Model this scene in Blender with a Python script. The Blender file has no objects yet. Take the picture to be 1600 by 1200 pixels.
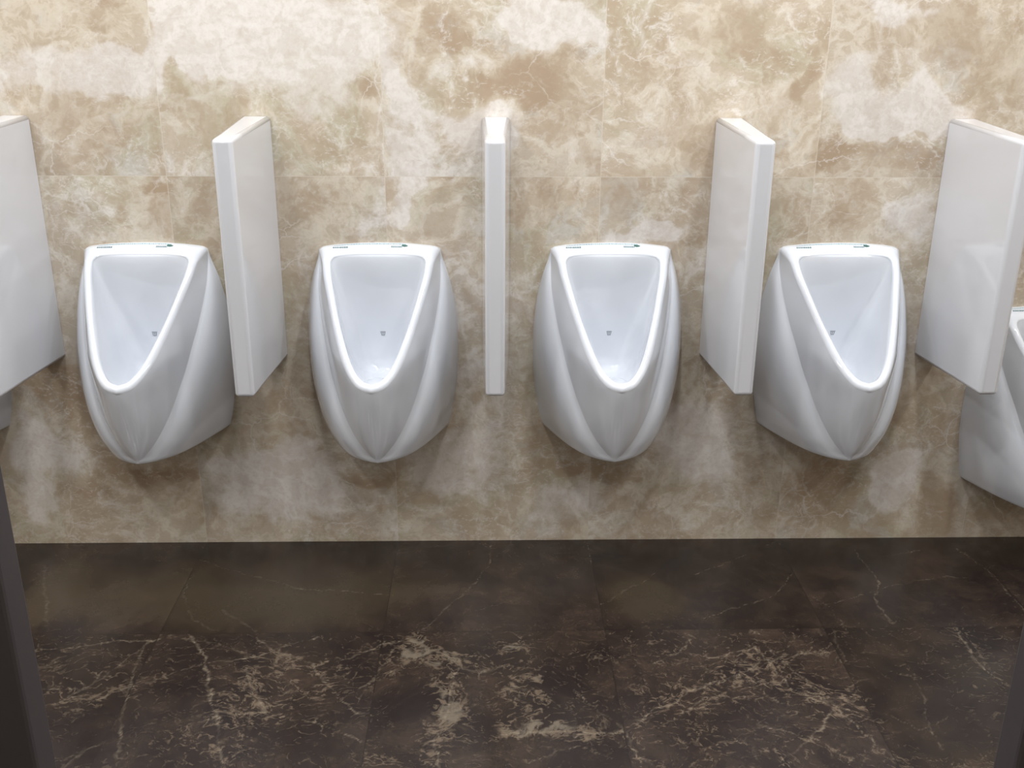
import bpy, bmesh, math, random
import numpy as np
from mathutils import Vector, Matrix, noise

# ------------------------------------------------------------------ camera
sc = bpy.context.scene
cam_d = bpy.data.cameras.new('camera')
cam_d.sensor_fit = 'HORIZONTAL'
cam_d.sensor_width = 36.0
cam_d.lens = 36.0 * 1589.75 / 1600.0
cam_d.clip_start = 0.02
cam = bpy.data.objects.new('camera', cam_d)
sc.collection.objects.link(cam)
YAW, PITCH, ROLL = 0.0265266, 0.3556479, 0.0064360
f_ = Vector((math.sin(YAW) * math.cos(PITCH), math.cos(YAW) * math.cos(PITCH), -math.sin(PITCH)))
r_ = Vector((math.cos(YAW), -math.sin(YAW), 0))
u_ = r_.cross(f_)
r2 = r_ * math.cos(ROLL) + u_ * math.sin(ROLL)
u2 = -r_ * math.sin(ROLL) + u_ * math.cos(ROLL)
M = Matrix((r2, u2, -f_)).transposed().to_4x4()
M.translation = Vector((0.280897, -2.851776, 1.587972))
cam.matrix_world = M
sc.camera = cam

# ------------------------------------------------------------------ view, world, lights
sc.view_settings.view_transform = 'Standard'
sc.view_settings.look = 'None'
sc.view_settings.gamma = 1.0
sc.view_settings.exposure = -0.02
sc.view_settings.use_curve_mapping = False
w = bpy.data.worlds.new('world'); sc.world = w
w.use_nodes = True
w.node_tree.nodes['Background'].inputs[0].default_value = (0.9, 0.95, 1.0, 1)
w.node_tree.nodes['Background'].inputs[1].default_value = 0.05

CEIL = 2.75
LAMPS = []                     # (x, y, power) of the round downlights and the added fill lamps
for i in range(8):
    LAMPS.append((-1.90 + 0.62 * i, -0.66, 10.0))
for i in range(5):  # added soft fill row, lifts the lower wall and the urinal fronts
    LAMPS.append((-2.0 + 1.1 * i, -2.1, 16.5))

for i in range(2):  # two more added lamps, brighten the backs of the cubicle panels
    LAMPS.append((-0.2 + 1.0 * i, -3.3, 7.0))


def lamp_light(x, y, power):
    d = bpy.data.lights.new('downlight', 'AREA')
    d.shape = 'DISK'; d.size = 0.11 if y > -1 else 0.24; d.energy = power
    d.color = (0.935, 0.965, 1.0)
    o = bpy.data.objects.new('downlight', d)
    o.location = (x, y, CEIL - 0.03)
    sc.collection.objects.link(o)


for L in LAMPS:
    lamp_light(*L)
COL = sc.collection


# ------------------------------------------------------------------ node helpers
class NT:
    def __init__(s, name):
        s.m = bpy.data.materials.new(name); s.m.use_nodes = True
        s.t = s.m.node_tree; s.n = s.t.nodes; s.l = s.t.links
        s.bsdf = s.n['Principled BSDF']

    def node(s, typ, ins=None, **kw):
        n = s.n.new(typ)
        for k, v in kw.items():
            setattr(n, k, v)
        for k, v in (ins or {}).items():
            s.put(n.inputs[k], v)
        return n

    def put(s, sock, v):
        if hasattr(v, 'is_output') or isinstance(v, bpy.types.NodeSocket):
            s.l.new(v, sock)
        else:
            sock.default_value = v

    def math(s, op, a, b=None, c=None, clamp=False):
        n = s.n.new('ShaderNodeMath'); n.operation = op; n.use_clamp = clamp
        for i, v in enumerate((a, b, c)):
            if v is not None:
                s.put(n.inputs[i], v)
        return n.outputs[0]

    def vmath(s, op, a, b=None):
        n = s.n.new('ShaderNodeVectorMath'); n.operation = op
        s.put(n.inputs[0], a)
        if b is not None:
            s.put(n.inputs[1], b)
        return n.outputs[0]

    def step(s, v, lo, hi, a=0.0, b=1.0):
        n = s.n.new('ShaderNodeMapRange'); n.interpolation_type = 'SMOOTHSTEP'
        s.put(n.inputs[0], v)
        for i, q in zip((1, 2, 3, 4), (lo, hi, a, b)):
            s.put(n.inputs[i], q)
        return n.outputs[0]

    def mix(s, f, a, b, mode='MIX'):
        n = s.n.new('ShaderNodeMix'); n.data_type = 'RGBA'; n.blend_type = mode
        s.put(n.inputs[0], f); s.put(n.inputs[6], a); s.put(n.inputs[7], b)
        return n.outputs[2]

    def noise(s, vec, scale, detail=6.0, rough=0.55, dist=0.0, typ=None):
        n = s.n.new('ShaderNodeTexNoise')
        if typ: n.noise_type = typ
        s.put(n.inputs['Vector'], vec); n.inputs['Scale'].default_value = scale
        n.inputs['Detail'].default_value = detail; n.inputs['Roughness'].default_value = rough
        n.inputs['Distortion'].default_value = dist
        return n

    def crack(s, vec, scale, width, rnd=1.0):
        """thin lines along Voronoi cell borders"""
        n = s.n.new('ShaderNodeTexVoronoi'); n.feature = 'DISTANCE_TO_EDGE'
        s.put(n.inputs['Vector'], vec); n.inputs['Scale'].default_value = scale
        n.inputs['Randomness'].default_value = rnd
        return s.step(n.outputs['Distance'], 0.0, width, 1.0, 0.0)


def plain(name, col, rough, metal=0.0, coat=0.0, spec=0.5):
    t = NT(name)
    t.bsdf.inputs['Base Color'].default_value = (*col, 1)
    t.bsdf.inputs['Roughness'].default_value = rough
    t.bsdf.inputs['Metallic'].default_value = metal
    t.bsdf.inputs['Coat Weight'].default_value = coat
    t.bsdf.inputs['Specular IOR Level'].default_value = spec
    return t.m


def glaze(name, col, rough):
    t = NT(name)
    g = t.node('ShaderNodeNewGeometry').outputs['Position']
    n = t.noise(g, 5.0, 3.0)
    c = t.mix(n.outputs[0], (*[q * 0.985 for q in col], 1), (*col, 1))
    t.put(t.bsdf.inputs['Base Color'], c)
    t.bsdf.inputs['Roughness'].default_value = rough
    t.bsdf.inputs['Coat Weight'].default_value = 0.3
    t.bsdf.inputs['Coat Roughness'].default_value = 0.03
    return t.m


def marble(name, ax, row0, dark):
    """slab marble; ax = which coordinates run over the slabs"""
    t = NT(name)
    pos = t.node('ShaderNodeNewGeometry').outputs['Position']
    sp = t.node('ShaderNodeSeparateXYZ', {0: pos})
    u = sp.outputs[ax[0]]; v = sp.outputs[ax[1]]
    iu = t.math('FLOOR', t.math('DIVIDE', u, 0.6))
    if dark:
        v_ = t.math('SUBTRACT', row0, v)
        iv = t.math('FLOOR', t.math('DIVIDE', v_, 0.6))
        fv = t.math('FRACT', t.math('DIVIDE', v_, 0.6))
    else:
        v_ = t.math('SUBTRACT', v, row0)
        iv = t.math('FLOOR', t.math('DIVIDE', v_, 1.2))
        fv = t.math('FRACT', t.math('DIVIDE', v_, 1.2))
    fu = t.math('FRACT', t.math('DIVIDE', u, 0.6))
    cid = t.node('ShaderNodeCombineXYZ', {0: iu, 1: iv, 2: 0.37})
    wn = t.node('ShaderNodeTexWhiteNoise', {0: cid.outputs[0]}, noise_dimensions='3D')
    off = t.vmath('MULTIPLY', wn.outputs['Color'], (37.0, 41.0, 29.0))
    p = t.vmath('ADD', pos, off)
    warp = t.noise(p, 3.0, 5.0, 0.6)
    wv = t.vmath('MULTIPLY', t.vmath('SUBTRACT', warp.outputs['Color'], (0.5, 0.5, 0.5)), (0.22, 0.22, 0.22))
    q = t.vmath('ADD', p, wv)
    fine = t.noise(p, 22.0, 6.0, 0.65)
    fv2 = t.vmath('MULTIPLY', t.vmath('SUBTRACT', fine.outputs['Color'], (0.5, 0.5, 0.5)), (0.035, 0.035, 0.035))
    q2 = t.vmath('ADD', q, fv2)
    pale = t.node('ShaderNodeAttribute', attribute_name='pale').outputs['Fac']
    vein = t.node('ShaderNodeAttribute', attribute_name='vein').outputs['Fac']
    tint = t.node('ShaderNodeAttribute', attribute_name='tint').outputs['Fac']
    big = t.noise(q, 2.2, 7.0, 0.62)
    med = t.noise(q, 7.5, 7.0, 0.68)
    grain = t.noise(p, 70.0, 4.0, 0.7)
    slab = wn.outputs['Value']
    return t, dict(pos=pos, p=p, q=q, q2=q2, pale=pale, vein=vein, tint=tint, big=big, med=med, fine=fine, grain=grain,
                   slab=slab, fu=fu, fv=fv, u=u, v=v)


def joint(t, fu, fv, pu, pv, width):
    """1 on the narrow joints"""
    a = t.math('MULTIPLY', t.math('MINIMUM', fu, t.math('SUBTRACT', 1.0, fu)), pu)
    b = t.math('MULTIPLY', t.math('MINIMUM', fv, t.math('SUBTRACT', 1.0, fv)), pv)
    return t.step(t.math('MINIMUM', a, b), width * 0.5, width, 1.0, 0.0)


def web(t, vec, scale, rough=0.6, dist=0.3):
    """fibrous web of filaments, roughly 0..1"""
    n = t.node('ShaderNodeTexNoise', {'Vector': vec}, noise_type='RIDGED_MULTIFRACTAL')
    n.inputs['Scale'].default_value = scale; n.inputs['Detail'].default_value = 6.0
    n.inputs['Roughness'].default_value = rough; n.inputs['Distortion'].default_value = dist
    n.inputs['Offset'].default_value = 1.0; n.inputs['Gain'].default_value = 2.0
    return t.math('DIVIDE', n.outputs[0], 3.0)


def wall_marble():
    t, d = marble('beige_marble', (0, 2), 1.143, False)
    # tan / brown / olive ground, cloudy cream areas with ragged edges, hair-thin cream veins
    tan = (0.540, 0.474, 0.378, 1); brown = (0.350, 0.262, 0.180, 1); olive = (0.40, 0.36, 0.26, 1)
    grey = (0.47, 0.445, 0.40, 1); cream = (0.600, 0.547, 0.472, 1); white = (0.66, 0.62, 0.58, 1)
    g1 = t.noise(d['q'], 3.4, 8.0, 0.66, 0.4).outputs[0]
    g2 = t.noise(t.vmath('ADD', d['q'], (5.1, 2.2, 8.4)), 2.6, 7.0, 0.62, 0.3).outputs[0]
    g3 = t.noise(t.vmath('ADD', d['q'], (1.7, 9.2, 3.3)), 4.5, 7.0, 0.65, 0.3).outputs[0]
    c = t.mix(t.step(t.math('SUBTRACT', g1, t.math('MULTIPLY', d['pale'], 0.14)), 0.53, 0.70), tan, brown)
    c = t.mix(t.step(g2, 0.50, 0.60, 0.0, 0.75), c, olive)
    c = t.mix(t.step(g3, 0.55, 0.64, 0.0, 0.7), c, grey)
    cl = t.math('ADD', d['big'].outputs[0], t.math('MULTIPLY', t.math('SUBTRACT', d['fine'].outputs[0], 0.5), 0.22))
    cl = t.math('ADD', cl, t.math('MULTIPLY', d['pale'], 0.26))
    c = t.mix(t.step(cl, 0.44, 0.66, 0.0, 0.62), c, cream)
    c = t.mix(t.step(cl, 0.60, 0.635, 0.0, 0.55), c, white)
    w1 = web(t, d['q'], 5.0, 0.58)
    w2 = web(t, t.vmath('ADD', d['q'], (3.3, 3.3, 3.3)), 12.0, 0.66)
    w3 = web(t, t.vmath('MULTIPLY', t.vmath('ADD', d['p'], (7.0, 1.0, 2.0)), (1.0, 1.0, 1.6)), 24.0, 0.7)
    c = t.mix(t.step(w1, 0.30, 0.52, 0.45, 0.0), c, brown)
    c = t.mix(t.step(w2, 0.42, 0.66, 0.42, 0.0), c, brown)
    pl = t.math('ADD', d['pale'], t.math('ADD', t.math('MULTIPLY', t.math('SUBTRACT', d['fine'].outputs[0], 0.5), 0.9), t.math('MULTIPLY', t.math('SUBTRACT', d['big'].outputs[0], 0.5), 1.3)))
    c = t.mix(t.step(pl, 0.22, 0.56, 0.0, 0.50), c, white)
    c = t.mix(t.step(pl, -0.60, -0.30, 0.42, 0.0), c, brown)
    c = t.mix(t.step(w1, 0.66, 0.92, 0.0, 0.70), c, cream)
    gt = t.step(t.noise(t.vmath('ADD', d['p'], (2.2, 6.1, 4.4)), 4.0, 4.0, 0.6).outputs[0], 0.38, 0.62, 0.15, 1.0)
    c = t.mix(t.math('MULTIPLY', gt, t.step(w2, 0.64, 0.86, 0.0, 0.62)), c, white)
    c = t.mix(t.math('MULTIPLY', gt, t.step(w3, 0.70, 0.92, 0.0, 0.55)), c, white)
    c = t.mix(t.step(w2, 0.84, 1.0, 0.0, 0.35), c, white)
    vc = t.crack(t.vmath('MULTIPLY', d['q2'], (1.0, 1.0, 1.4)), 4.5, 0.016)
    c = t.mix(t.math('MULTIPLY', vc, t.step(t.noise(d['p'], 3.0, 2.0).outputs[0], 0.45, 0.65, 0.0, 0.5)), c, white)
    c = t.mix(t.math('MULTIPLY', d['vein'], 0.6), c, white)
    c = t.mix(t.step(d['grain'].outputs[0], 0.40, 0.75, 0.0, 0.22), c, brown)
    # each slab is a little lighter or darker than its neighbours
    tone = t.math('ADD', 1.03, t.math('MULTIPLY', d['slab'], 0.12))
    hsv = t.node('ShaderNodeHueSaturation', {'Color': c, 'Value': tone})
    j = joint(t, d['fu'], d['fv'], 0.6, 1.2, 0.0016)
    c = t.mix(t.math('MULTIPLY', j, 0.45), hsv.outputs[0], (0.62, 0.56, 0.47, 1))
    t.put(t.bsdf.inputs['Base Color'], c)
    t.put(t.bsdf.inputs['Roughness'], t.math('ADD', 0.20, t.math('MULTIPLY', d['fine'].outputs[0], 0.1)))
    return t.m


def floor_marble():
    t, d = marble('dark_brown_marble', (0, 1), -0.5, True)
    base = (0.0175, 0.0120, 0.0108, 1); brown = (0.050, 0.034, 0.025, 1); tan = (0.135, 0.100, 0.070, 1); pale = (0.27, 0.22, 0.16, 1)
    halo = t.node('ShaderNodeAttribute', attribute_name='halo').outputs['Fac']
    dens = t.math('ADD', d['pale'], t.math('MULTIPLY', halo, 0.4))
    c = t.mix(t.step(d['med'].outputs[0], 0.36, 0.80), base, brown)
    c = t.mix(t.step(d['tint'], 0.0, 1.0, 0.0, 0.8), c, (0.052, 0.038, 0.023, 1))
    w1 = web(t, d['q'], 4.5, 0.56)
    w2 = web(t, t.vmath('ADD', d['q'], (3.3, 3.3, 3.3)), 11.0, 0.62)
    w3 = web(t, t.vmath('MULTIPLY', t.vmath('ADD', d['q'], (7.0, 1.0, 2.0)), (1.0, 1.6, 1.0)), 24.0, 0.66)
    g = t.step(t.math('ADD', t.noise(d['p'], 3.5, 4.0).outputs[0], t.math('MULTIPLY', dens, 0.34)), 0.26, 0.66, 0.42, 1.0)
    g = t.math('MULTIPLY', g, t.step(d['v'], -0.501, -0.499, 1.0, 0.38))      # the slabs along the wall are plainer
    lo = t.math('SUBTRACT', 0.675, t.math('MULTIPLY', dens, 0.14))
    c = t.mix(t.math('MULTIPLY', g, t.step(w1, t.math('SUBTRACT', lo, 0.02), t.math('ADD', lo, 0.26), 0.0, 0.7)), c, tan)
    c = t.mix(t.math('MULTIPLY', g, t.step(w2, lo, t.math('ADD', lo, 0.22), 0.0, 0.95)), c, tan)
    c = t.mix(t.math('MULTIPLY', g, t.step(w3, lo, t.math('ADD', lo, 0.20), 0.0, 0.85)), c, tan)
    # solid tan islands with ragged borders
    cl = t.math('ADD', t.math('MULTIPLY', w2, 0.45), t.math('ADD', t.math('MULTIPLY', d['fine'].outputs[0], 0.5), t.math('MULTIPLY', d['pale'], 0.55)))
    c = t.mix(t.step(cl, 0.94, 1.12, 0.0, 0.8), c, (0.155, 0.128, 0.095, 1))
    br = t.math('MULTIPLY', t.step(d['fine'].outputs[0], 0.34, 0.60, 0.15, 1.0), t.step(w3, 0.45, 0.75, 0.35, 1.0))
    c = t.mix(t.math('MULTIPLY', d['vein'], br), c, pale)
    c = t.mix(t.step(d['grain'].outputs[0], 0.5, 0.75, 0.0, 0.35), c, brown)
    tone = t.math('ADD', 0.85, t.math('MULTIPLY', d['slab'], 0.3))
    hsv = t.node('ShaderNodeHueSaturation', {'Color': c, 'Value': tone})
    j = joint(t, d['fu'], d['fv'], 0.6, 0.6, 0.0018)
    c = t.mix(t.math('MULTIPLY', j, 0.6), hsv.outputs[0], (0.012, 0.009, 0.008, 1))
    t.put(t.bsdf.inputs['Base Color'], c)
    t.put(t.bsdf.inputs['Roughness'], t.math('ADD', 0.14, t.math('MULTIPLY', d['fine'].outputs[0], 0.12)))
    return t.m


MAT = dict(
    wall=wall_marble(), floor=floor_marble(),
    china=glaze('white_glazed_china', (0.715, 0.735, 0.775), 0.08),
    divider=glaze('warm_white_glazed_china', (0.635, 0.635, 0.655), 0.10),
    ceil=plain('ceiling_paint', (0.72, 0.72, 0.70), 0.8),
    panel=plain('dark_grey_laminate', (0.046, 0.039, 0.041), 0.5),
    ink=plain('grey_green_print', (0.13, 0.20, 0.21), 0.4),
    ink_pale=plain('pale_green_print', (0.27, 0.40, 0.44), 0.4),
    leaf=plain('dark_green_print', (0.05, 0.13, 0.11), 0.4),
    ink_grey=plain('grey_print', (0.22, 0.24, 0.27), 0.4),
    steel=plain('brushed_steel', (0.6, 0.6, 0.6), 0.3, 1.0),
)
t = NT('lamp_diffuser')
t.bsdf.inputs['Emission Color'].default_value = (1, 0.975, 0.95, 1)
t.bsdf.inputs['Emission Strength'].default_value = 6.0
MAT['lamp'] = t.m


# ------------------------------------------------------------------ mesh helpers
def obj(name, bm, mat, parent=None, smooth=False, recalc=True):
    if recalc:
        bmesh.ops.recalc_face_normals(bm, faces=bm.faces)
    me = bpy.data.meshes.new(name)
    bm.to_mesh(me); bm.free()
    if mat: me.materials.append(mat)
    if smooth:
        for p in me.polygons: p.use_smooth = True
    o = bpy.data.objects.new(name, me); COL.objects.link(o)
    if parent: o.parent = parent
    return o


def box(bm, lo, hi):
    vs = [bm.verts.new((x, y, z)) for x in (lo[0], hi[0]) for y in (lo[1], hi[1]) for z in (lo[2], hi[2])]
    for f in ((0, 1, 3, 2), (4, 6, 7, 5), (0, 4, 5, 1), (2, 3, 7, 6), (0, 2, 6, 4), (1, 5, 7, 3)):
        bm.faces.new([vs[i] for i in f])


def thing(name, label, cat, loc, group=None):
    o = bpy.data.objects.new(name, None); COL.objects.link(o)
    o.empty_display_size = 0.1
    o.location = loc; o['label'] = label; o['category'] = cat
    if group: o['group'] = group
    return o


def struct(name, bm, mat):
    o = obj(name, bm, mat); o['kind'] = 'structure'
    return o


# ------------------------------------------------------------------ marble patterns (stone colour only)
# ellipses (x, v, rx, rv, strength) and veins [(x, v)...], width, strength - on the wall v = z, on the floor v = y
WALL_PALE = [
    (-0.806, 1.421, 0.219, 0.073, 0.8),
    (-0.291, 1.52, 0.32, 0.096, 1.0),
    (-0.198, 1.391, 0.188, 0.099, 0.6),
    (-0.564, 1.397, 0.034, 0.046, -0.9),
    (0.073, 1.274, 0.078, 0.153, 0.5),
    (0.231, 1.45, 0.103, 0.041, 0.5),
    (0.164, 1.531, 0.085, 0.048, -0.8),
    (0.215, 1.491, 0.085, 0.04, -0.8),
    (0.282, 1.368, 0.156, 0.033, -0.7),
    (0.103, 1.441, 0.031, 0.029, -0.8),
    (-0.688, 1.55, 0.1, 0.063, -0.5),
    (-0.81, 1.271, 0.155, 0.085, -0.4),
    (-0.028, 1.375, 0.027, 0.027, -1.0),
    (-0.926, 1.296, 0.068, 0.034, 0.3),
    (0.469, 1.54, 0.136, 0.067, 1.0),
    (0.282, 1.275, 0.105, 0.068, 0.7),
    (0.437, 1.41, 0.138, 0.033, -0.4),
    (0.53, 1.189, 0.107, 0.07, 0.4),
    (0.999, 1.527, 0.103, 0.097, -0.7),
    (0.724, 1.542, 0.068, 0.096, -0.4),
    (0.786, 1.362, 0.087, 0.067, -0.5),
    (0.834, 1.428, 0.035, 0.05, 0.4),
    (0.884, 1.217, 0.062, 0.07, -0.9),
    (0.72, 1.294, 0.106, 0.102, 0.4),
    (1.159, 1.397, 0.035, 0.083, -0.9),
    (1.083, 1.544, 0.051, 0.048, 0.6),
    (1.347, 1.364, 0.141, 0.101, 1.0),
    (1.324, 1.27, 0.062, 0.043, 1.0),
    (1.478, 1.313, 0.107, 0.077, 0.9),
    (1.277, 1.218, 0.081, 0.061, -1.0),
    (1.448, 1.213, 0.108, 0.056, -1.0),
    (1.366, 1.423, 0.044, 0.042, -0.7),
    (1.553, 1.514, 0.069, 0.098, -0.5),
    (1.371, 1.577, 0.103, 0.032, 0.5),
    (1.672, 1.432, 0.053, 0.133, -0.4),
    (-0.841, 1.045, 0.106, 0.089, 0.4),
    (-0.628, 1.117, 0.03, 0.026, -0.9),
    (-0.182, 1.082, 0.125, 0.053, -0.5),
    (-0.041, 1.046, 0.036, 0.072, 0.3),
    (0.174, 1.047, 0.09, 0.072, -0.2),
    (0.031, 1.064, 0.036, 0.072, 0.4),
    (0.727, 0.989, 0.119, 0.029, 1.0),
    (0.731, 1.075, 0.109, 0.045, -0.5),
    (0.856, 0.965, 0.046, 0.037, -1.0),
    (1.314, 1.067, 0.082, 0.073, -0.7),
    (1.502, 1.03, 0.074, 0.055, 0.6),
    (-1.025, 0.532, 0.103, 0.071, -1.0),
    (-0.886, 0.45, 0.104, 0.093, -1.0),
    (-1.098, 0.241, 0.062, 0.172, 0.8),
    (-0.98, 0.326, 0.077, 0.085, 0.5),
    (-0.922, 0.186, 0.058, 0.044, -0.6),
    (-0.683, 0.228, 0.156, 0.039, -0.9),
    (-0.411, 0.449, 0.115, 0.103, -0.3),
    (-0.371, 0.215, 0.196, 0.131, 0.8),
    (-0.056, 0.224, 0.079, 0.044, -1.0),
    (0.161, 0.277, 0.157, 0.129, 0.6),
    (0.28, 0.529, 0.096, 0.122, 0.4),
    (0.495, 0.34, 0.098, 0.107, -0.8),
    (0.676, 0.231, 0.08, 0.044, -1.0),
    (0.52, 0.121, 0.121, 0.09, 0.5),
    (0.928, 0.338, 0.119, 0.129, 0.7),
    (1.607, 0.441, 0.069, 0.105, -1.0),
    (1.344, 0.161, 0.091, 0.134, -0.9),
    (1.561, 0.204, 0.081, 0.111, 0.7),
    (1.693, 0.136, 0.061, 0.113, -0.9),
    (1.906, 0.09, 0.083, 0.068, -0.4),
    (-1.126, -0.003, 0.119, 0.045, -0.4),
    (-0.246, 0.014, 0.201, 0.034, -0.3),
    (1.065, 0.118, 0.101, 0.113, 0.3),
    (-0.234, 0.825, 0.027, 0.114, 0.3),
    (0.879, 0.766, 0.038, 0.116, -0.3),
]
WALL_VEINS = [
    ([(-0.594, 1.353), (-0.474, 1.356), (-0.404, 1.377), (-0.334, 1.403), (-0.213, 1.432), (-0.007, 1.454)], 0.0038, 0.6),
    ([(-0.334, 1.403), (-0.269, 1.357), (-0.17, 1.282), (-0.071, 1.188), (-0.002, 1.139)], 0.0038, 0.6),
    ([(-0.3, 1.166), (-0.216, 1.117), (-0.132, 1.028), (-0.027, 0.959)], 0.0031, 0.7),
    ([(-0.288, 1.1), (-0.001, 1.167)], 0.0023, 0.3),
    ([(0.076, 1.392), (0.096, 1.506), (0.107, 1.601)], 0.0038, 0.5),
    ([(0.076, 1.392), (0.086, 1.274), (0.069, 1.145)], 0.0058, 0.6),
    ([(0.032, 1.1), (0.066, 1.047), (0.036, 0.955)], 0.0038, 0.5),
    ([(0.351, 1.377), (0.439, 1.327), (0.492, 1.276)], 0.0038, 0.4),
    ([(0.259, 0.189), (0.359, 0.206), (0.477, 0.243), (0.585, 0.292)], 0.0038, 0.5),
    ([(0.637, 0.198), (0.728, 0.182), (0.781, 0.131), (0.827, 0.029)], 0.0031, 0.6),
    ([(0.886, 0.527), (0.984, 0.38), (1.057, 0.207), (1.145, 0.015)], 0.0077, 0.5),
    ([(-1.065, 0.512), (-0.987, 0.409), (-0.909, 0.283), (-0.826, 0.174)], 0.0058, 0.55),
    ([(-0.826, 0.174), (-0.651, 0.155), (-0.477, 0.128)], 0.0031, 0.45),
    ([(-0.97, 0.12), (-0.751, 0.141)], 0.0031, 0.5),
    ([(1.247, 0.272), (1.257, 0.025)], 0.0058, 0.35),
    ([(0.98, 1.138), (1.024, 1.048)], 0.0029, 0.4),
    ([(0.825, 1.029), (0.891, 1.12)], 0.0029, 0.4),
    ([(1.144, 1.12), (1.15, 0.881)], 0.0029, 0.4),
    ([(1.253, 1.12), (1.373, 1.03), (1.491, 1.103)], 0.0029, 0.4),
    ([(0.692, 1.509), (0.871, 1.395), (0.931, 1.294)], 0.0029, 0.4),
    ([(0.721, 1.605), (0.69, 1.541), (0.701, 1.493)], 0.0077, 0.7),
    ([(1.268, 1.577), (1.466, 1.513), (1.519, 1.398)], 0.0029, 0.5),
    ([(-0.421, 0.323), (-0.296, 0.171), (-0.246, 0.014)], 0.0031, 0.3),
]
FLOOR_PALE = [
    (0.102, -0.596, 0.059, 0.062, 1.0),
    (0.179, -0.63, 0.083, 0.038, 1.0),
    (0.187, -0.781, 0.025, 0.099, 0.9),
    (0.328, -0.599, 0.05, 0.039, 0.9),
    (0.382, -0.734, 0.048, 0.089, 0.9),
    (0.444, -0.892, 0.09, 0.036, 1.0),
    (0.339, -0.867, 0.061, 0.037, 0.9),
    (0.174, -0.91, 0.045, 0.078, 0.7),
    (0.032, -0.983, 0.058, 0.042, 0.5),
    (0.749, -0.79, 0.094, 0.061, 0.5),
    (0.947, -0.691, 0.098, 0.08, 0.5),
    (1.123, -0.809, 0.079, 0.073, 0.6),
    (0.98, -0.978, 0.044, 0.053, 0.5),
    (-0.221, -0.699, 0.129, 0.104, 0.5),
    (-0.325, -0.867, 0.09, 0.138, 0.4),
    (-0.73, -0.741, 0.11, 0.075, 0.4),
    (0.779, -0.953, 0.089, 0.054, 0.3),
    (-0.386, -0.294, 0.553, 0.172, -0.9),
    (1.108, -0.263, 0.569, 0.178, -0.6),
    (0.278, -0.286, 0.223, 0.174, -0.6),
    (-0.161, -0.563, 0.101, 0.057, -0.2),
    (0.094, -0.828, 0.038, 0.083, -1.0),
    (-0.61, -0.907, 0.074, 0.066, -0.6),
    (1.334, -0.872, 0.092, 0.14, -0.5),
    (-0.045, -0.939, 0.088, 0.043, -0.3),
    (0.522, -1.012, 0.086, 0.041, -0.5),
]
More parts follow.
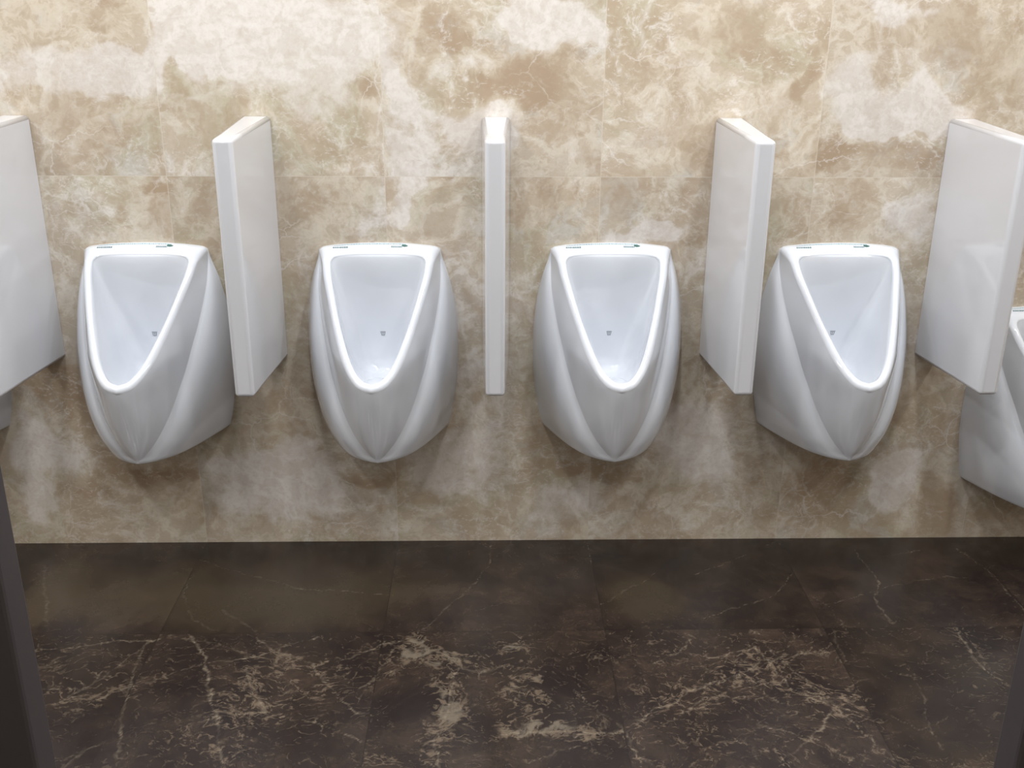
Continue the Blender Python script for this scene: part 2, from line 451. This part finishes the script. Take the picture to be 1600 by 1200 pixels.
FLOOR_VEINS = [
    ([(-0.599, -0.11), (-0.403, -0.213), (-0.24, -0.286), (0.003, -0.317)], 0.003, 0.55),
    ([(-0.593, -0.203), (-0.592, -0.308), (-0.534, -0.423), (-0.449, -0.485)], 0.0042, 0.3),
    ([(-0.458, -0.376), (-0.345, -0.487)], 0.0063, 0.25),
    ([(-1.059, -0.141), (-0.903, -0.463)], 0.0085, 0.2),
    ([(0.289, -0.024), (0.288, -0.142), (0.205, -0.32), (0.105, -0.494)], 0.0042, 0.4),
    ([(0.242, -0.403), (0.351, -0.349)], 0.0025, 0.3),
    ([(0.776, -0.204), (0.728, -0.275), (0.604, -0.375)], 0.0038, 0.5),
    ([(1.194, -0.016), (1.046, -0.121), (0.888, -0.224)], 0.003, 0.5),
    ([(1.199, -0.21), (1.109, -0.333), (0.882, -0.444)], 0.003, 0.5),
    ([(1.425, -0.059), (1.434, -0.268), (1.39, -0.354), (1.396, -0.483)], 0.0051, 0.6),
    ([(1.241, -0.385), (1.436, -0.303), (1.654, -0.235), (1.723, -0.254)], 0.0038, 0.35),
    ([(1.737, -0.043), (1.796, -0.2), (1.791, -0.426)], 0.0038, 0.35),
    ([(0.593, -0.007), (0.594, -0.146)], 0.003, 0.6),
    ([(1.504, -0.12), (1.639, -0.082)], 0.0032, 0.3),
    ([(1.215, -0.351), (1.254, -0.402), (1.254, -0.512)], 0.0032, 0.5),
    ([(-0.914, -0.58), (-0.8, -0.553), (-0.674, -0.532), (-0.507, -0.523)], 0.0034, 0.7),
    ([(-0.616, -0.527), (-0.609, -0.743), (-0.544, -0.994)], 0.0055, 0.55),
    ([(-0.777, -0.837), (-0.741, -0.754), (-0.673, -0.772), (-0.475, -0.642), (-0.321, -0.603), (-0.276, -0.576), (-0.168, -0.52)], 0.0047, 0.75),
    ([(-0.741, -0.754), (-0.674, -0.678), (-0.624, -0.556)], 0.0042, 0.5),
    ([(-0.51, -0.514), (-0.464, -0.592), (-0.421, -0.695), (-0.374, -0.82), (-0.309, -0.998)], 0.0068, 0.85),
    ([(-0.33, -0.517), (-0.275, -0.584), (-0.183, -0.635), (-0.101, -0.634), (-0.009, -0.566), (0.073, -0.538)], 0.0042, 0.7),
    ([(-0.345, -0.644), (-0.29, -0.749), (-0.245, -0.834)], 0.0042, 0.75),
    ([(-0.183, -0.635), (-0.12, -0.726), (-0.052, -0.825), (-0.005, -0.838)], 0.0047, 0.6),
    ([(-0.272, -0.834), (-0.114, -0.871), (-0.001, -0.94)], 0.0038, 0.6),
    ([(-0.43, -0.866), (-0.244, -0.822)], 0.0034, 0.6),
    ([(-0.853, -0.727), (-0.702, -0.734)], 0.003, 0.6),
    ([(-0.765, -0.69), (-0.703, -0.729), (-0.695, -0.665)], 0.0032, 0.4),
    ([(-0.657, -1.012), (-0.624, -0.95), (-0.595, -0.93)], 0.0085, 0.4),
    ([(-0.489, -0.529), (-0.377, -0.574), (-0.321, -0.603)], 0.0032, 0.6),
    ([(0.344, -0.655), (0.278, -0.68), (0.205, -0.666), (0.186, -0.756), (0.186, -0.841), (0.16, -0.942), (0.178, -1.027)], 0.0063, 0.7),
    ([(0.496, -0.602), (0.61, -0.632)], 0.0034, 0.7),
    ([(0.308, -0.912), (0.428, -0.907), (0.606, -0.917), (0.679, -0.838), (0.785, -0.766), (0.927, -0.704), (0.982, -0.651)], 0.0055, 0.7),
    ([(0.606, -0.917), (0.625, -0.993), (0.655, -1.035)], 0.0051, 0.9),
    ([(0.815, -0.607), (0.878, -0.63), (0.989, -0.59), (1.021, -0.692), (1.039, -0.77), (1.103, -0.821), (1.199, -0.773)], 0.0051, 0.7),
    ([(1.0, -0.508), (1.043, -0.638), (1.119, -0.821), (1.175, -0.971), (1.234, -1.045)], 0.0042, 0.6),
    ([(0.931, -0.722), (1.071, -0.771), (1.201, -0.898)], 0.0038, 0.65),
    ([(0.924, -0.717), (0.986, -0.665), (1.066, -0.617), (1.186, -0.613)], 0.0038, 0.6),
    ([(1.111, -0.845), (1.059, -0.913), (0.946, -1.019)], 0.0072, 0.75),
    ([(1.558, -0.501), (1.551, -0.633), (1.557, -0.727), (1.589, -0.779)], 0.0063, 0.85),
    ([(1.569, -0.516), (1.579, -0.647), (1.609, -0.688)], 0.003, 0.7),
    ([(1.219, -0.511), (1.21, -0.641)], 0.0085, 0.4),
    ([(1.367, -0.671), (1.334, -0.872), (1.318, -0.984)], 0.0038, 0.45),
    ([(1.323, -1.04), (1.423, -1.042)], 0.0032, 0.7),
    ([(0.702, -0.885), (0.812, -0.791), (0.941, -0.781), (1.01, -0.819)], 0.0038, 0.5),
    ([(0.784, -0.931), (0.883, -0.955), (0.896, -1.019)], 0.0034, 0.4),
    ([(0.706, -0.661), (0.782, -0.606), (0.826, -0.55)], 0.0034, 0.5),
    ([(1.251, -0.669), (1.379, -0.725)], 0.003, 0.35),
    ([(1.204, -0.846), (1.3, -0.917), (1.38, -0.873)], 0.003, 0.4),
    ([(-0.039, -0.74), (-0.004, -0.702), (0.081, -0.651)], 0.0034, 0.6),
    ([(0.041, -0.566), (0.016, -0.65), (-0.035, -0.778)], 0.0034, 0.4),
    ([(0.501, -0.749), (0.54, -0.835), (0.606, -0.917)], 0.0038, 0.5),
    ([(0.914, -0.888), (1.022, -0.935), (1.098, -1.022)], 0.0034, 0.5),
    ([(-0.861, -0.649), (-0.783, -0.663)], 0.0025, 0.4),
    ([(0.378, -1.01), (0.483, -0.959), (0.566, -1.002)], 0.0034, 0.5),
]
FLOOR_TINT = [
    (-0.386, -0.294, 0.516, 0.172, 0.9),
    (-0.966, -0.302, 0.082, 0.239, 0.7),
    (0.736, -0.344, 0.11, 0.101, 0.7),
    (1.521, -0.7, 0.099, 0.106, 0.4),
    (0.539, -0.29, 0.224, 0.139, 0.2),
]


def grid_surface(name, mat, x0, x1, v0, v1, step, wall, pales, veins, tints):
    def axis(lo, hi, f0, f1):
        """fine spacing between f0 and f1, coarse elsewhere"""
        out = [lo]
        while out[-1] < hi - 1e-6:
            st = step if f0 <= out[-1] < f1 else 0.08
            nxt = out[-1] + st
            if out[-1] < f0 < nxt: nxt = f0
            out.append(min(hi, nxt))
        return out
    xs = axis(x0, x1, -1.45, 2.2)
    vs_ = axis(v0, v1, 0.0, 1.68) if wall else axis(v0, v1, -1.2, 0.0)
    nx = len(xs) - 1; nv = len(vs_) - 1
    verts = []; pa = []; ve = []; ti = []; ha = []
    # bucket vein segments
    segs = []
    for pts, wd, st in veins:
        for a, b in zip(pts[:-1], pts[1:]):
            segs.append((a[0], a[1], b[0], b[1], wd, st))
    B = 0.1; buckets = {}
    for s in segs:
        m = 0.06
        for i in range(int((min(s[0], s[2]) - m) // B), int((max(s[0], s[2]) + m) // B) + 1):
            for j in range(int((min(s[1], s[3]) - m) // B), int((max(s[1], s[3]) + m) // B) + 1):
                buckets.setdefault((i, j), []).append(s)
    for j in range(nv + 1):
        v = vs_[j]
        for i in range(nx + 1):
            x = xs[i]
            verts.append((x, 0.0, v) if wall else (x, v, 0.0))
            nz = noise.noise_vector(Vector((x * 9, v * 9, 1.3)))
            n2 = noise.noise_vector(Vector((x * 35, v * 35, 7.7)))
            n3 = noise.noise_vector(Vector((x * 110, v * 110, 2.7)))
            wx = x + nz.x * 0.048 + n2.x * 0.016; wv = v + nz.y * 0.048 + n2.y * 0.016
            s = 0.0
            for e in pales:
                d = ((wx - e[0]) / e[2]) ** 2 + ((wv - e[1]) / e[3]) ** 2
                if d < 4: s += e[4] * math.exp(-d * d * 0.7)
            pa.append(max(-1.0, min(1.0, s)))
            s = 0.0
            for e in tints:
                d = ((wx - e[0]) / e[2]) ** 2 + ((wv - e[1]) / e[3]) ** 2
                if d < 4: s += e[4] * math.exp(-d * d * 0.7)
            ti.append(max(0.0, min(1.0, s)))
            bl = buckets.get((int(x // B), int(v // B)))
            m = 0.0; hl = 0.0
            if bl:
                wx = x + nz.x * 0.012 + n2.x * 0.009 + n3.x * 0.003; wv = v + nz.y * 0.012 + n2.y * 0.009 + n3.y * 0.003
                wk = 0.62 + 0.75 * n2.z if not wall else 1.0
                for a0, a1, b0, b1, wd, st in bl:
                    dx = b0 - a0; dy = b1 - a1
                    tt = max(0.0, min(1.0, ((wx - a0) * dx + (wv - a1) * dy) / (dx * dx + dy * dy + 1e-9)))
                    dd = math.hypot(wx - a0 - dx * tt, wv - a1 - dy * tt)
                    k = st * max(0.0, 1.0 - dd / (wd * max(0.35, wk)))
                    if k > m: m = k
                    k = st * math.exp(-(dd / 0.022) ** 2)
                    if k > hl: hl = k
            ve.append(m); ha.append(hl)
    faces = []
    for j in range(nv):
        for i in range(nx):
            a = j * (nx + 1) + i
            faces.append((a, a + 1, a + nx + 2, a + nx + 1))
    # body behind the visible face so that the wall / floor slab has thickness
    d = 0.12
    base = len(verts)
    for (x, v) in ((x0, v0), (x1, v0), (x1, v1), (x0, v1)):
        verts.append((x, d, v) if wall else (x, v, -d))
    faces.append((base + 3, base + 2, base + 1, base))
    bottom = [i for i in range(nx + 1)]
    top = [nv * (nx + 1) + i for i in range(nx, -1, -1)]
    right = [j * (nx + 1) + nx for j in range(nv + 1)]
    left = [j * (nx + 1) for j in range(nv, -1, -1)]
    faces.append(tuple([base, base + 1] + bottom[::-1]))
    faces.append(tuple([base + 1, base + 2] + right[::-1]))
    faces.append(tuple([base + 2, base + 3] + top[::-1]))
    faces.append(tuple([base + 3, base] + left[::-1]))
    pa += [0] * 4; ve += [0] * 4; ti += [0] * 4; ha += [0] * 4
    me = bpy.data.meshes.new(name)
    me.from_pydata(verts, [], faces); me.update()
    for nm, data in (('pale', pa), ('vein', ve), ('tint', ti), ('halo', ha)):
        at = me.attributes.new(nm, 'FLOAT', 'POINT'); at.data.foreach_set('value', data)
    me.materials.append(mat)
    o = bpy.data.objects.new(name, me); COL.objects.link(o)
    o['kind'] = 'structure'
    return o



# ------------------------------------------------------------------ room shell
X0, X1, YB = -2.4, 2.9, -4.0
grid_surface('wall_back', MAT['wall'], X0, X1, 0.0, CEIL, 0.007, True, WALL_PALE, WALL_VEINS, [])
grid_surface('floor', MAT['floor'], X0, X1, YB, 0.0, 0.0038, False, FLOOR_PALE, FLOOR_VEINS, FLOOR_TINT)
bm = bmesh.new(); box(bm, (X0 - 0.1, YB - 0.1, 0.0), (X0, 0.0, CEIL)); struct('wall_left', bm, MAT['wall'])
bm = bmesh.new(); box(bm, (X1, YB - 0.1, 0.0), (X1 + 0.1, 0.0, CEIL)); struct('wall_right', bm, MAT['wall'])
bm = bmesh.new(); box(bm, (X0, YB - 0.1, 0.0), (X1, YB, CEIL)); struct('wall_rear', bm, MAT['wall'])
bm = bmesh.new(); box(bm, (X0 - 0.1, YB - 0.1, CEIL), (X1 + 0.1, 0.12, CEIL + 0.1)); struct('ceiling', bm, MAT['ceil'])


# ------------------------------------------------------------------ ceiling downlights, added fill lamps included
def make_lamp():
    t = thing('ceiling_light', 'unseen small round recessed ceiling downlight with a bright white diffuser', 'light', (0, 0, 0), 'round ceiling downlights')
    for nm, r0, r1, z, mt in (('trim_ring', 0.078, 0.100, -0.014, 'steel'), ('diffuser', 0.0, 0.078, -0.010, 'lamp')):
        bm = bmesh.new(); N = 32
        prof = [(r0, 0), (r0, z), (r1, z * 0.5), (r1, 0)] if r0 else [(r1, 0), (r1, z), (0, z)]
        rings = []
        for r, zz in prof:
            rings.append([bm.verts.new((r * math.cos(6.28319 * k / N), r * math.sin(6.28319 * k / N), zz)) for k in range(N)] if r else [bm.verts.new((0, 0, zz))])
        for a, b in zip(rings[:-1], rings[1:]):
            for k in range(N):
                k2 = (k + 1) % N
                if len(b) == 1: bm.faces.new((a[k], a[k2], b[0]))
                else: bm.faces.new((a[k], a[k2], b[k2], b[k]))
        obj(nm, bm, MAT[mt], t, True)
    return t


def dup(root, loc, label=None):
    r = root.copy(); COL.objects.link(r); r.location = loc
    if label: r['label'] = label
    for ch in list(root.children):
        c = ch.copy(); COL.objects.link(c); c.parent = r
        for g in ch.children:
            d = g.copy(); COL.objects.link(d); d.parent = c
    return r


lamp0 = make_lamp()
for i, L in enumerate(LAMPS):
    if i == 0: lamp0.location = (L[0], L[1], CEIL)
    else: dup(lamp0, (L[0], L[1], CEIL))


# ------------------------------------------------------------------ urinal
def catmull(pts, n):
    """n+1 points evenly spaced by length along a smooth curve through pts"""
    P = [Vector(p) for p in pts]
    P = [2 * P[0] - P[1]] + P + [2 * P[-1] - P[-2]]
    out = []
    for i in range(1, len(P) - 2):
        for k in range(16):
            t = k / 16.0
            a, b, c, d = P[i - 1], P[i], P[i + 1], P[i + 2]
            out.append(0.5 * ((2 * b) + (c - a) * t + (2 * a - 5 * b + 4 * c - d) * t * t + (3 * b - a - 3 * c + d) * t ** 3))
    out.append(P[-2])
    L = [0.0]
    for a, b in zip(out[:-1], out[1:]): L.append(L[-1] + (b - a).length)
    res = []; j = 0
    for k in range(n + 1):
        s = L[-1] * k / n
        while j < len(L) - 2 and L[j + 1] < s: j += 1
        t = (s - L[j]) / max(1e-9, L[j + 1] - L[j])
        res.append(out[j].lerp(out[j + 1], min(1.0, max(0.0, t))))
    return res


def interp(xs, ys, x):
    if x <= xs[0]: return ys[0]
    for i in range(len(xs) - 1):
        if x <= xs[i + 1]:
            t = (x - xs[i]) / (xs[i + 1] - xs[i]); return ys[i] * (1 - t) + ys[i + 1] * t
    return ys[-1]


N1, N2 = 14, 56            # points across the top deck half, points down one side
O_ = Vector((0, -0.053, 0.930)); DU = Vector((0, -0.733, -0.680)); NO = Vector((0, -0.680, 0.733))   # rim plane


def rim(x, s, h=0.0):
    return O_ + Vector((x, 0, 0)) + DU * s + NO * h


def urinal_body():
    # outline on the wall
    top0 = catmull([(0, 0, 0.958), (0.07, 0, 0.956), (0.130, 0, 0.951), (0.162, 0, 0.946), (0.171, 0, 0.940)], N1)
    Wz = [(0.171, .940), (0.178, .91), (0.194, .862), (0.208, .80), (0.214, .75), (0.218, .69), (0.218, .61), (0.214, .55), (0.206, .49), (0.197, .44), (0.187, .403)]
    side0 = catmull([(x, 0, z) for x, z in Wz], N2)
    Cz = [(.1705, -.006, .934), (.171, -.012, .90), (.171, -.050, .85), (.165, -.085, .80), (.156, -.120, .75), (.144, -.155, .70), (.132, -.185, .65),
          (.116, -.213, .60), (.098, -.237, .55), (.075, -.258, .50), (.044, -.274, .45), (0.0, -.285, .403)]
    # crease sampled at the heights of the wall outline
    cr_f = catmull(Cz, 400)
    zs = [-p.z for p in cr_f]
    side1 = []
    for p in side0:
        z = min(p.z, .934)
        side1.append(Vector((interp(zs, [q.x for q in cr_f], -z), interp(zs, [q.y for q in cr_f], -z), z)))
    side1[-1] = Vector((0, -.285, .403))
    top1 = [Vector((p.x * 0.997, -0.012, p.z - 0.0005)) for p in top0]
    # opening edge in rim-plane coordinates (x, s)
    ri_top = catmull([(0, -0.006, 0), (0.06, -0.0055, 0), (0.108, -0.001, 0), (0.127, 0.006, 0), (0.1325, 0.020, 0)], N1)
    ri_side = catmull([(0.1325, 0.020, 0), (0.128, 0.06, 0), (0.118, 0.110, 0), (0.097, 0.205, 0), (0.069, 0.303, 0), (0.047, 0.360, 0), (0.024, 0.392, 0), (0, 0.403, 0)], N2)
    ro_top = catmull([(0, -0.034, 0), (0.07, -0.033, 0), (0.120, -0.028, 0), (0.147, -0.018, 0), (0.156, 0.012, 0)], N1)
    ro_side = catmull([(0.156, 0.012, 0), (0.150, 0.06, 0), (0.139, 0.110, 0), (0.117, 0.205, 0), (0.089, 0.310, 0), (0.064, 0.372, 0), (0.034, 0.412, 0), (0, 0.426, 0)], N2)
    half = []                                         # loops, each a list of half-loop points
    # 1) wall outline -> crease (deck edge on top, wing on the sides)
    NW = 16
    for k in range(NW + 1):
        s = k / NW
        row = []
        for a, b in zip(top0, top1):
            # small rounding of the deck's back edge
            p = a.lerp(b, s); row.append(p)
        for j in range(1, N2 + 1):
            a, b = side0[j], side1[j]
            ch = b - a; L = ch.length
            perp = Vector((-ch.y, ch.x, 0)); 
            if perp.length > 1e-9: perp.normalize()
            if perp.x < 0: perp = -perp
            row.append(a + ch * s + perp * (0.205 * L * s ** 0.9 * (1 - s ** 4)))
        half.append(row)
    # 2) crease -> outer rim (deck on top, shield on the sides)
    outer = []
    for j, p in enumerate(ro_top):                    # the deck slopes gently down to the opening
        w_ = (j / N1) ** 5
        q = rim(p.x, p.y, -0.004)
        outer.append(Vector((p.x, -0.030, 0.9440)).lerp(q, w_))
    outer += [rim(p.x, p.y, -0.004) for p in ro_side[1:]]
    cre = half[-1]
    # crease points re-spaced so that they face the rim points
    cs = catmull([tuple(p) for p in cre[N1:]], N2)
    NS = 20
    n = len(outer)
    start = list(cre)
    cz = [-p.z for p in cr_f]; cxs = [p.x for p in cr_f]; cys = [p.y for p in cr_f]
    osid = outer[N1:]; oz = [-p.z for p in osid]; oxs = [p.x for p in osid]; oys = [p.y for p in osid]
    zlow = outer[-1].z; ylow = outer[-1].y
    # the shield is one smooth sheet y(x, z) through the crease, the outer rim edge and a slightly full middle
    cp = []
    for i in range(0, len(cr_f), 14): cp.append((cr_f[i].x, cr_f[i].z, cr_f[i].y))
    cp.append((0.0, 0.403, -0.285))
    for i in range(0, len(osid), 3): cp.append((osid[i].x, osid[i].z, osid[i].y))
    for z, am in ((0.70, 0.012), (0.75, 0.007), (0.80, 0.004), (0.85, 0.002)):
        ox_, oy_ = interp(oz, oxs, -z), interp(oz, oys, -z)
        cx_, cy_ = interp(cz, cxs, -z), interp(cz, cys, -z)
        cp.append((0.5 * (ox_ + cx_), z, 0.5 * (oy_ + cy_) - am))
    for z, e in ((0.61, 1.15), (0.57, 1.12), (0.53, 1.05), (0.49, 1.0), (0.45, 0.95), (0.425, 0.92)):
        t_ = (zlow - z) / (zlow - 0.403)
        yc = ylow + (-0.285 - ylow) * (0.80 * t_ + 0.20 * t_ * t_)
        cx_, cy_ = interp(cz, cxs, -z), interp(cz, cys, -z)
        cp.append((0.0, z, yc))
        if e: cp.append((cx_ * 0.55, z, cy_ + (yc - cy_) * (1 - 0.3025) ** e))
    pts_ = cp + [(-x, z, y) for x, z, y in cp if x > 1e-4]
    PX = np.array([[p[0], p[1]] for p in pts_]); PY = np.array([p[2] for p in pts_])

    def phi(r2): return r2 * np.log(r2 + 1e-12)
    D2 = ((PX[:, None, :] - PX[None, :, :]) ** 2).sum(-1)
    K = phi(D2) + np.eye(len(PX)) * 4e-6
    Q = np.hstack([np.ones((len(PX), 1)), PX])
    A_ = np.block([[K, Q], [Q.T, np.zeros((3, 3))]])
    sol = np.linalg.solve(A_, np.concatenate([PY, np.zeros(3)]))

    def section(x, z):
        r2_ = ((PX - np.array([x, z])) ** 2).sum(-1)
        return float(phi(r2_) @ sol[:-3] + sol[-3] + sol[-2] * x + sol[-1] * z)
    for k in range(1, NS + 1):
        s = 0.5 - 0.5 * math.cos(math.pi * k / NS)
        row = []
        for j in range(n):
            a = start[j]; b = outer[j]
            p = a.lerp(b, s)
            if j <= N1:
                p = p + Vector((0, 0, 0.0015 * math.sin(math.pi * s)))
            elif k < NS:
                y = section(p.x, p.z)
                wgt = min(1.0, (j - N1) / 5.0)
                p = Vector((p.x, p.y * (1 - wgt) + y * wgt, p.z))
            row.append(p)
        half.append(row)
    # 3) rounded rim
    inner = [rim(p.x, p.y) for p in ri_top] + [rim(p.x, p.y) for p in ri_side[1:]]
    for s, h in ((0.16, 0.0035), (0.35, 0.0055), (0.6, 0.0058), (0.82, 0.0035)):
        half.append([a.lerp(b, s) + NO * h * (0.35 + 0.65 * min(1.0, j / (N1 + 2)) ** 5) for j, (a, b) in enumerate(zip(outer, inner))])
    half.append(inner)
    # 4) basin: a depth field below the rim plane, steep at the edge
    ri = [(p.x, p.y) for p in ri_top] + [(p.x, p.y) for p in ri_side[1:]]
    s0 = 0.235

    def depth(s):
        yb = -0.048 + 0.028 * min(1.0, max(0.0, s / 0.16)) ** 0.8      # the back of the basin leans back a little
        a = (yb + 0.053 + 0.733 * s) / 0.680
        b = (0.350 - 0.680 * s) / 0.733
        k = 0.05
        h = max(0.0, min(1.0, 0.5 + 0.5 * (b - a) / k))
        return b * (1 - h) + a * h - k * h * (1 - h)
    NI = 34
    for k in range(1, NI + 1):
        lam = 1 - (k / NI) ** 1.9
        row = []
        for x, s in ri:
            xx = x * lam; ss = s0 + (s - s0) * lam
            g = (1 - lam ** 3.2) ** (1 / 2.6)
            row.append(rim(xx, ss, -max(0.005, depth(ss)) * g))
        half.append(row)
    bm = bmesh.new()
    loops = []                                        # full loops, right side then left side back to the top
    for k, row in enumerate(half[:-1]):
        R = [bm.verts.new(p) for p in row]
        if k < NW:                                    # still open at the bottom: wall outline and wings
            Lf = [bm.verts.new((-p.x, p.y, p.z)) for p in row[1:]]
        else:
            Lf = [bm.verts.new((-p.x, p.y, p.z)) for p in row[1:-1]] + [R[-1]]
        loops.append((R, [R[0]] + Lf))
    for (r0, l0), (r1, l1) in zip(loops[:-1], loops[1:]):
        for a, b in ((r0, r1), (l0, l1)):
            for i in range(len(a) - 1):
                if b[i] is b[i + 1]: continue
                bm.faces.new((a[i], a[i + 1], b[i + 1], b[i]))
    cen = bm.verts.new(half[-1][0])
    for a in loops[-1]:
        for i in range(len(a) - 1):
            bm.faces.new((a[i], a[i + 1], cen))
    # bottom: rounded edge, then the flat underside
    edge = [loops[k][0][-1] for k in range(NW + 1)] + [loops[k][1][-1] for k in range(NW - 1, -1, -1)]
    cx = Vector((0, -0.10, 0))
    prev = edge
    for sh, dz in ((0.985, -0.0035), (0.955, -0.006), (0.90, -0.007)):
        ring = []
        for v in edge:
            p = v.co.copy(); q = Vector((p.x * sh, p.y * sh, p.z + dz))
            ring.append(bm.verts.new(q))
        for i in range(len(edge) - 1):
            bm.faces.new((prev[i], prev[i + 1], ring[i + 1], ring[i]))
        prev = ring
    bm.faces.new(prev)
    return bm


def drain_bm():
    bm = bmesh.new(); N = 40; rings = []
    prof = [(0.047, -0.030), (0.047, 0.0), (0.045, 0.004), (0.039, 0.0075), (0.026, 0.0105), (0.012, 0.012)]
    for r, z in prof:
        rings.append([bm.verts.new((r * math.cos(6.28319 * k / N), r * math.sin(6.28319 * k / N), z)) for k in range(N)])
    top = bm.verts.new((0, 0, 0.0125))
    for a, b in zip(rings[:-1], rings[1:]):
        for k in range(N):
            bm.faces.new((a[k], a[(k + 1) % N], b[(k + 1) % N], b[k]))
    for k in range(N): bm.faces.new((rings[-1][k], rings[-1][(k + 1) % N], top))
    bm.faces.new(rings[0][::-1])
    return bm


def bars(rects, zf):
    """thin printed strokes: rects (x0, y0, x1, y1) laid on a surface given by zf(x, y)"""
    bm = bmesh.new()
    for x0, y0, x1, y1 in rects:
        vs = [bm.verts.new((x, y, zf(x, y) + 0.0004)) for x, y in ((x0, y0), (x1, y0), (x1, y1), (x0, y1))]
        bm.faces.new(vs)
    return bm


def make_urinal(label, loc):
    t = thing('urinal', label, 'urinal', loc, None)
    body = obj('bowl', urinal_body(), MAT['china'], t, True)
    o = obj('drain_cover', drain_bm(), MAT['china'], t, True); o.location = (0, -0.185, 0.595)
    # evaluate the deck height for the print with a ray against the bowl
    from mathutils.bvhtree import BVHTree
    bv = BVHTree.FromPolygons([v.co.copy() for v in body.data.vertices], [tuple(p.vertices) for p in body.data.polygons])

    def zf(x, y):
        h = bv.ray_cast(Vector((x, y, 1.2)), Vector((0, 0, -1)))
        return h[0].z if h[0] else 0.95
    random.seed(5)
    # one long line of tiny print along the back edge, a short block at each end below it
    rs = []; x = -0.128
    while x < 0.074:
        wd = random.uniform(0.0025, 0.0065); y = -0.0110
        rs.append((x, y - 0.0050, x + wd, y)); x += wd + 0.0016
    obj('printed_line', bars(rs, zf), MAT['ink_pale'], t, recalc=True)
    rs = []; x = -0.130
    while x < -0.090:
        wd = random.uniform(0.0022, 0.005); rs.append((x, -0.0265, x + wd, -0.0215)); x += wd + 0.0012
    obj('printed_word', bars(rs, zf), MAT['ink'], t)
    rs = []; x = 0.034
    while x < 0.064:
        wd = random.uniform(0.0022, 0.0045); rs.append((x, -0.0255, x + wd, -0.0205)); x += wd + 0.0012
    lg = obj('printed_word', bars(rs, zf), MAT['ink'], t)
    bm = bmesh.new()
    lf = [(0.064, -0.0215), (0.070, -0.0235), (0.0775, -0.0225), (0.082, -0.0195), (0.076, -0.0160), (0.068, -0.0150), (0.063, -0.0175)]
    bm.faces.new([bm.verts.new((x, y, zf(x, y) + 0.0006)) for x, y in lf])
    obj('leaf_emblem', bm, MAT['leaf'], t)
    # small printed cup on the back of the basin
    def yf(x, z):
        h = bv.ray_cast(Vector((x, -0.25, z)), Vector((0, 1, 0)))
        return (h[0].y if h[0] else -0.02) - 0.0006
    bm = bmesh.new()
    cz = 0.696
    for poly in ([(-.0080, .0060), (.0080, .0060), (.0076, .0042), (-.0076, .0042)],
                 [(-.0066, .0036), (-.0046, .0036), (-.0028, -.0066), (-.0046, -.0066)],
                 [(.0066, .0036), (.0046, .0036), (.0028, -.0066), (.0046, -.0066)],
                 [(-.0034, .0030), (.0034, .0030), (.0028, .0016), (-.0028, .0016)],
                 [(-.0010, .0008), (.0010, .0008), (.0008, -.0052), (-.0008, -.0052)],
                 [(-.0044, -.0056), (.0044, -.0056), (.0040, -.0070), (-.0040, -.0070)]):
        bm.faces.new([bm.verts.new((x + 0.002, yf(x + 0.002, cz + z), cz + z)) for x, z in poly])
    obj('printed_cup_mark', bm, MAT['ink_grey'], t)
    return t


U_C = [-1.335, -0.678, -0.021, 0.636, 1.293, 1.950]
U_L = ['white china urinal mostly outside the left edge of the picture, behind the leftmost divider',
       'white china urinal between the leftmost divider and the second divider from the left',
       'white china urinal just left of the narrow divider that is seen straight on',
       'white china urinal just right of the narrow divider that is seen straight on',
       'white china urinal with its left wing partly behind the second divider from the right',
       'white china urinal hung lower than all the others, cut off by the right edge']
ur0 = make_urinal(U_L[0], (U_C[0], 0, 0)); ur0['group'] = 'wall-hung urinals'
for i in range(1, 6):
    dup(ur0, (U_C[i], 0, -0.187 if i == 5 else 0.0), U_L[i])


# ------------------------------------------------------------------ dividers
def divider_mesh():
    bm = bmesh.new()
    P = []
    for y, hw, zb, zt in ((-0.0015, 0.039, 0.617, 1.304), (-0.388, 0.0245, 0.637, 1.290)):
        P.append([bm.verts.new((sx * hw, y, z)) for sx, z in ((-1, zb), (1, zb), (1, zt), (-1, zt))])
    a, b = P
    bm.faces.new(a[::-1]); bm.faces.new(b)
    for i in range(4):
        bm.faces.new((a[i], a[(i + 1) % 4], b[(i + 1) % 4], b[i]))
    bmesh.ops.recalc_face_normals(bm, faces=bm.faces)
    es = [e for e in bm.edges if not all(abs(v.co.y) < 2e-3 for v in e.verts)]
    bmesh.ops.bevel(bm, geom=es, offset=0.010, segments=6, profile=0.5, affect='EDGES')
    for f in bm.faces: f.smooth = f.calc_area() < 0.006
    return bm


D_L = ['white china divider cut off by the left edge, only its right face seen',
       'white china divider standing between the two urinals on the left, its right face seen',
       'white china divider in mid-row, seen straight on as a narrow upright strip',
       'white china divider standing between the two urinals on the right, its left face seen',
       'white china divider at the right edge, overlapping the low-hung urinal']
P_C = [-0.990 + 0.647 * i for i in range(5)]
P_C[2] = 0.308
d0 = obj('urinal_divider', divider_mesh(), MAT['divider'], None, False)
for i in range(5):
    d = d0 if i == 0 else d0.copy()
    if i: COL.objects.link(d)
    d.location = (P_C[i], 0, 0)
    if i == 2: d.rotation_euler = (0, 0, -0.014)
    d['label'] = D_L[i]; d['category'] = 'divider'; d['group'] = 'dividers between the urinals'


# ------------------------------------------------------------------ cubicle doorway the picture is taken from
def panel(x0, x1, label):
    bm = bmesh.new()
    box(bm, (x0, -2.225, 0.0), (x1, -2.195, 2.1))
    o = obj('cubicle_panel', bm, MAT['panel'])
    b = o.modifiers.new('b', 'BEVEL'); b.width = 0.003; b.segments = 2
    o['label'] = label; o['category'] = 'panel'; o['group'] = 'cubicle front panels'


panel(-1.25, -0.0585, 'dark grey cubicle panel whose edge shows at the lower left corner of the picture')
panel(0.6900, 1.85, 'dark grey cubicle panel whose edge shows at the lower right corner of the picture')
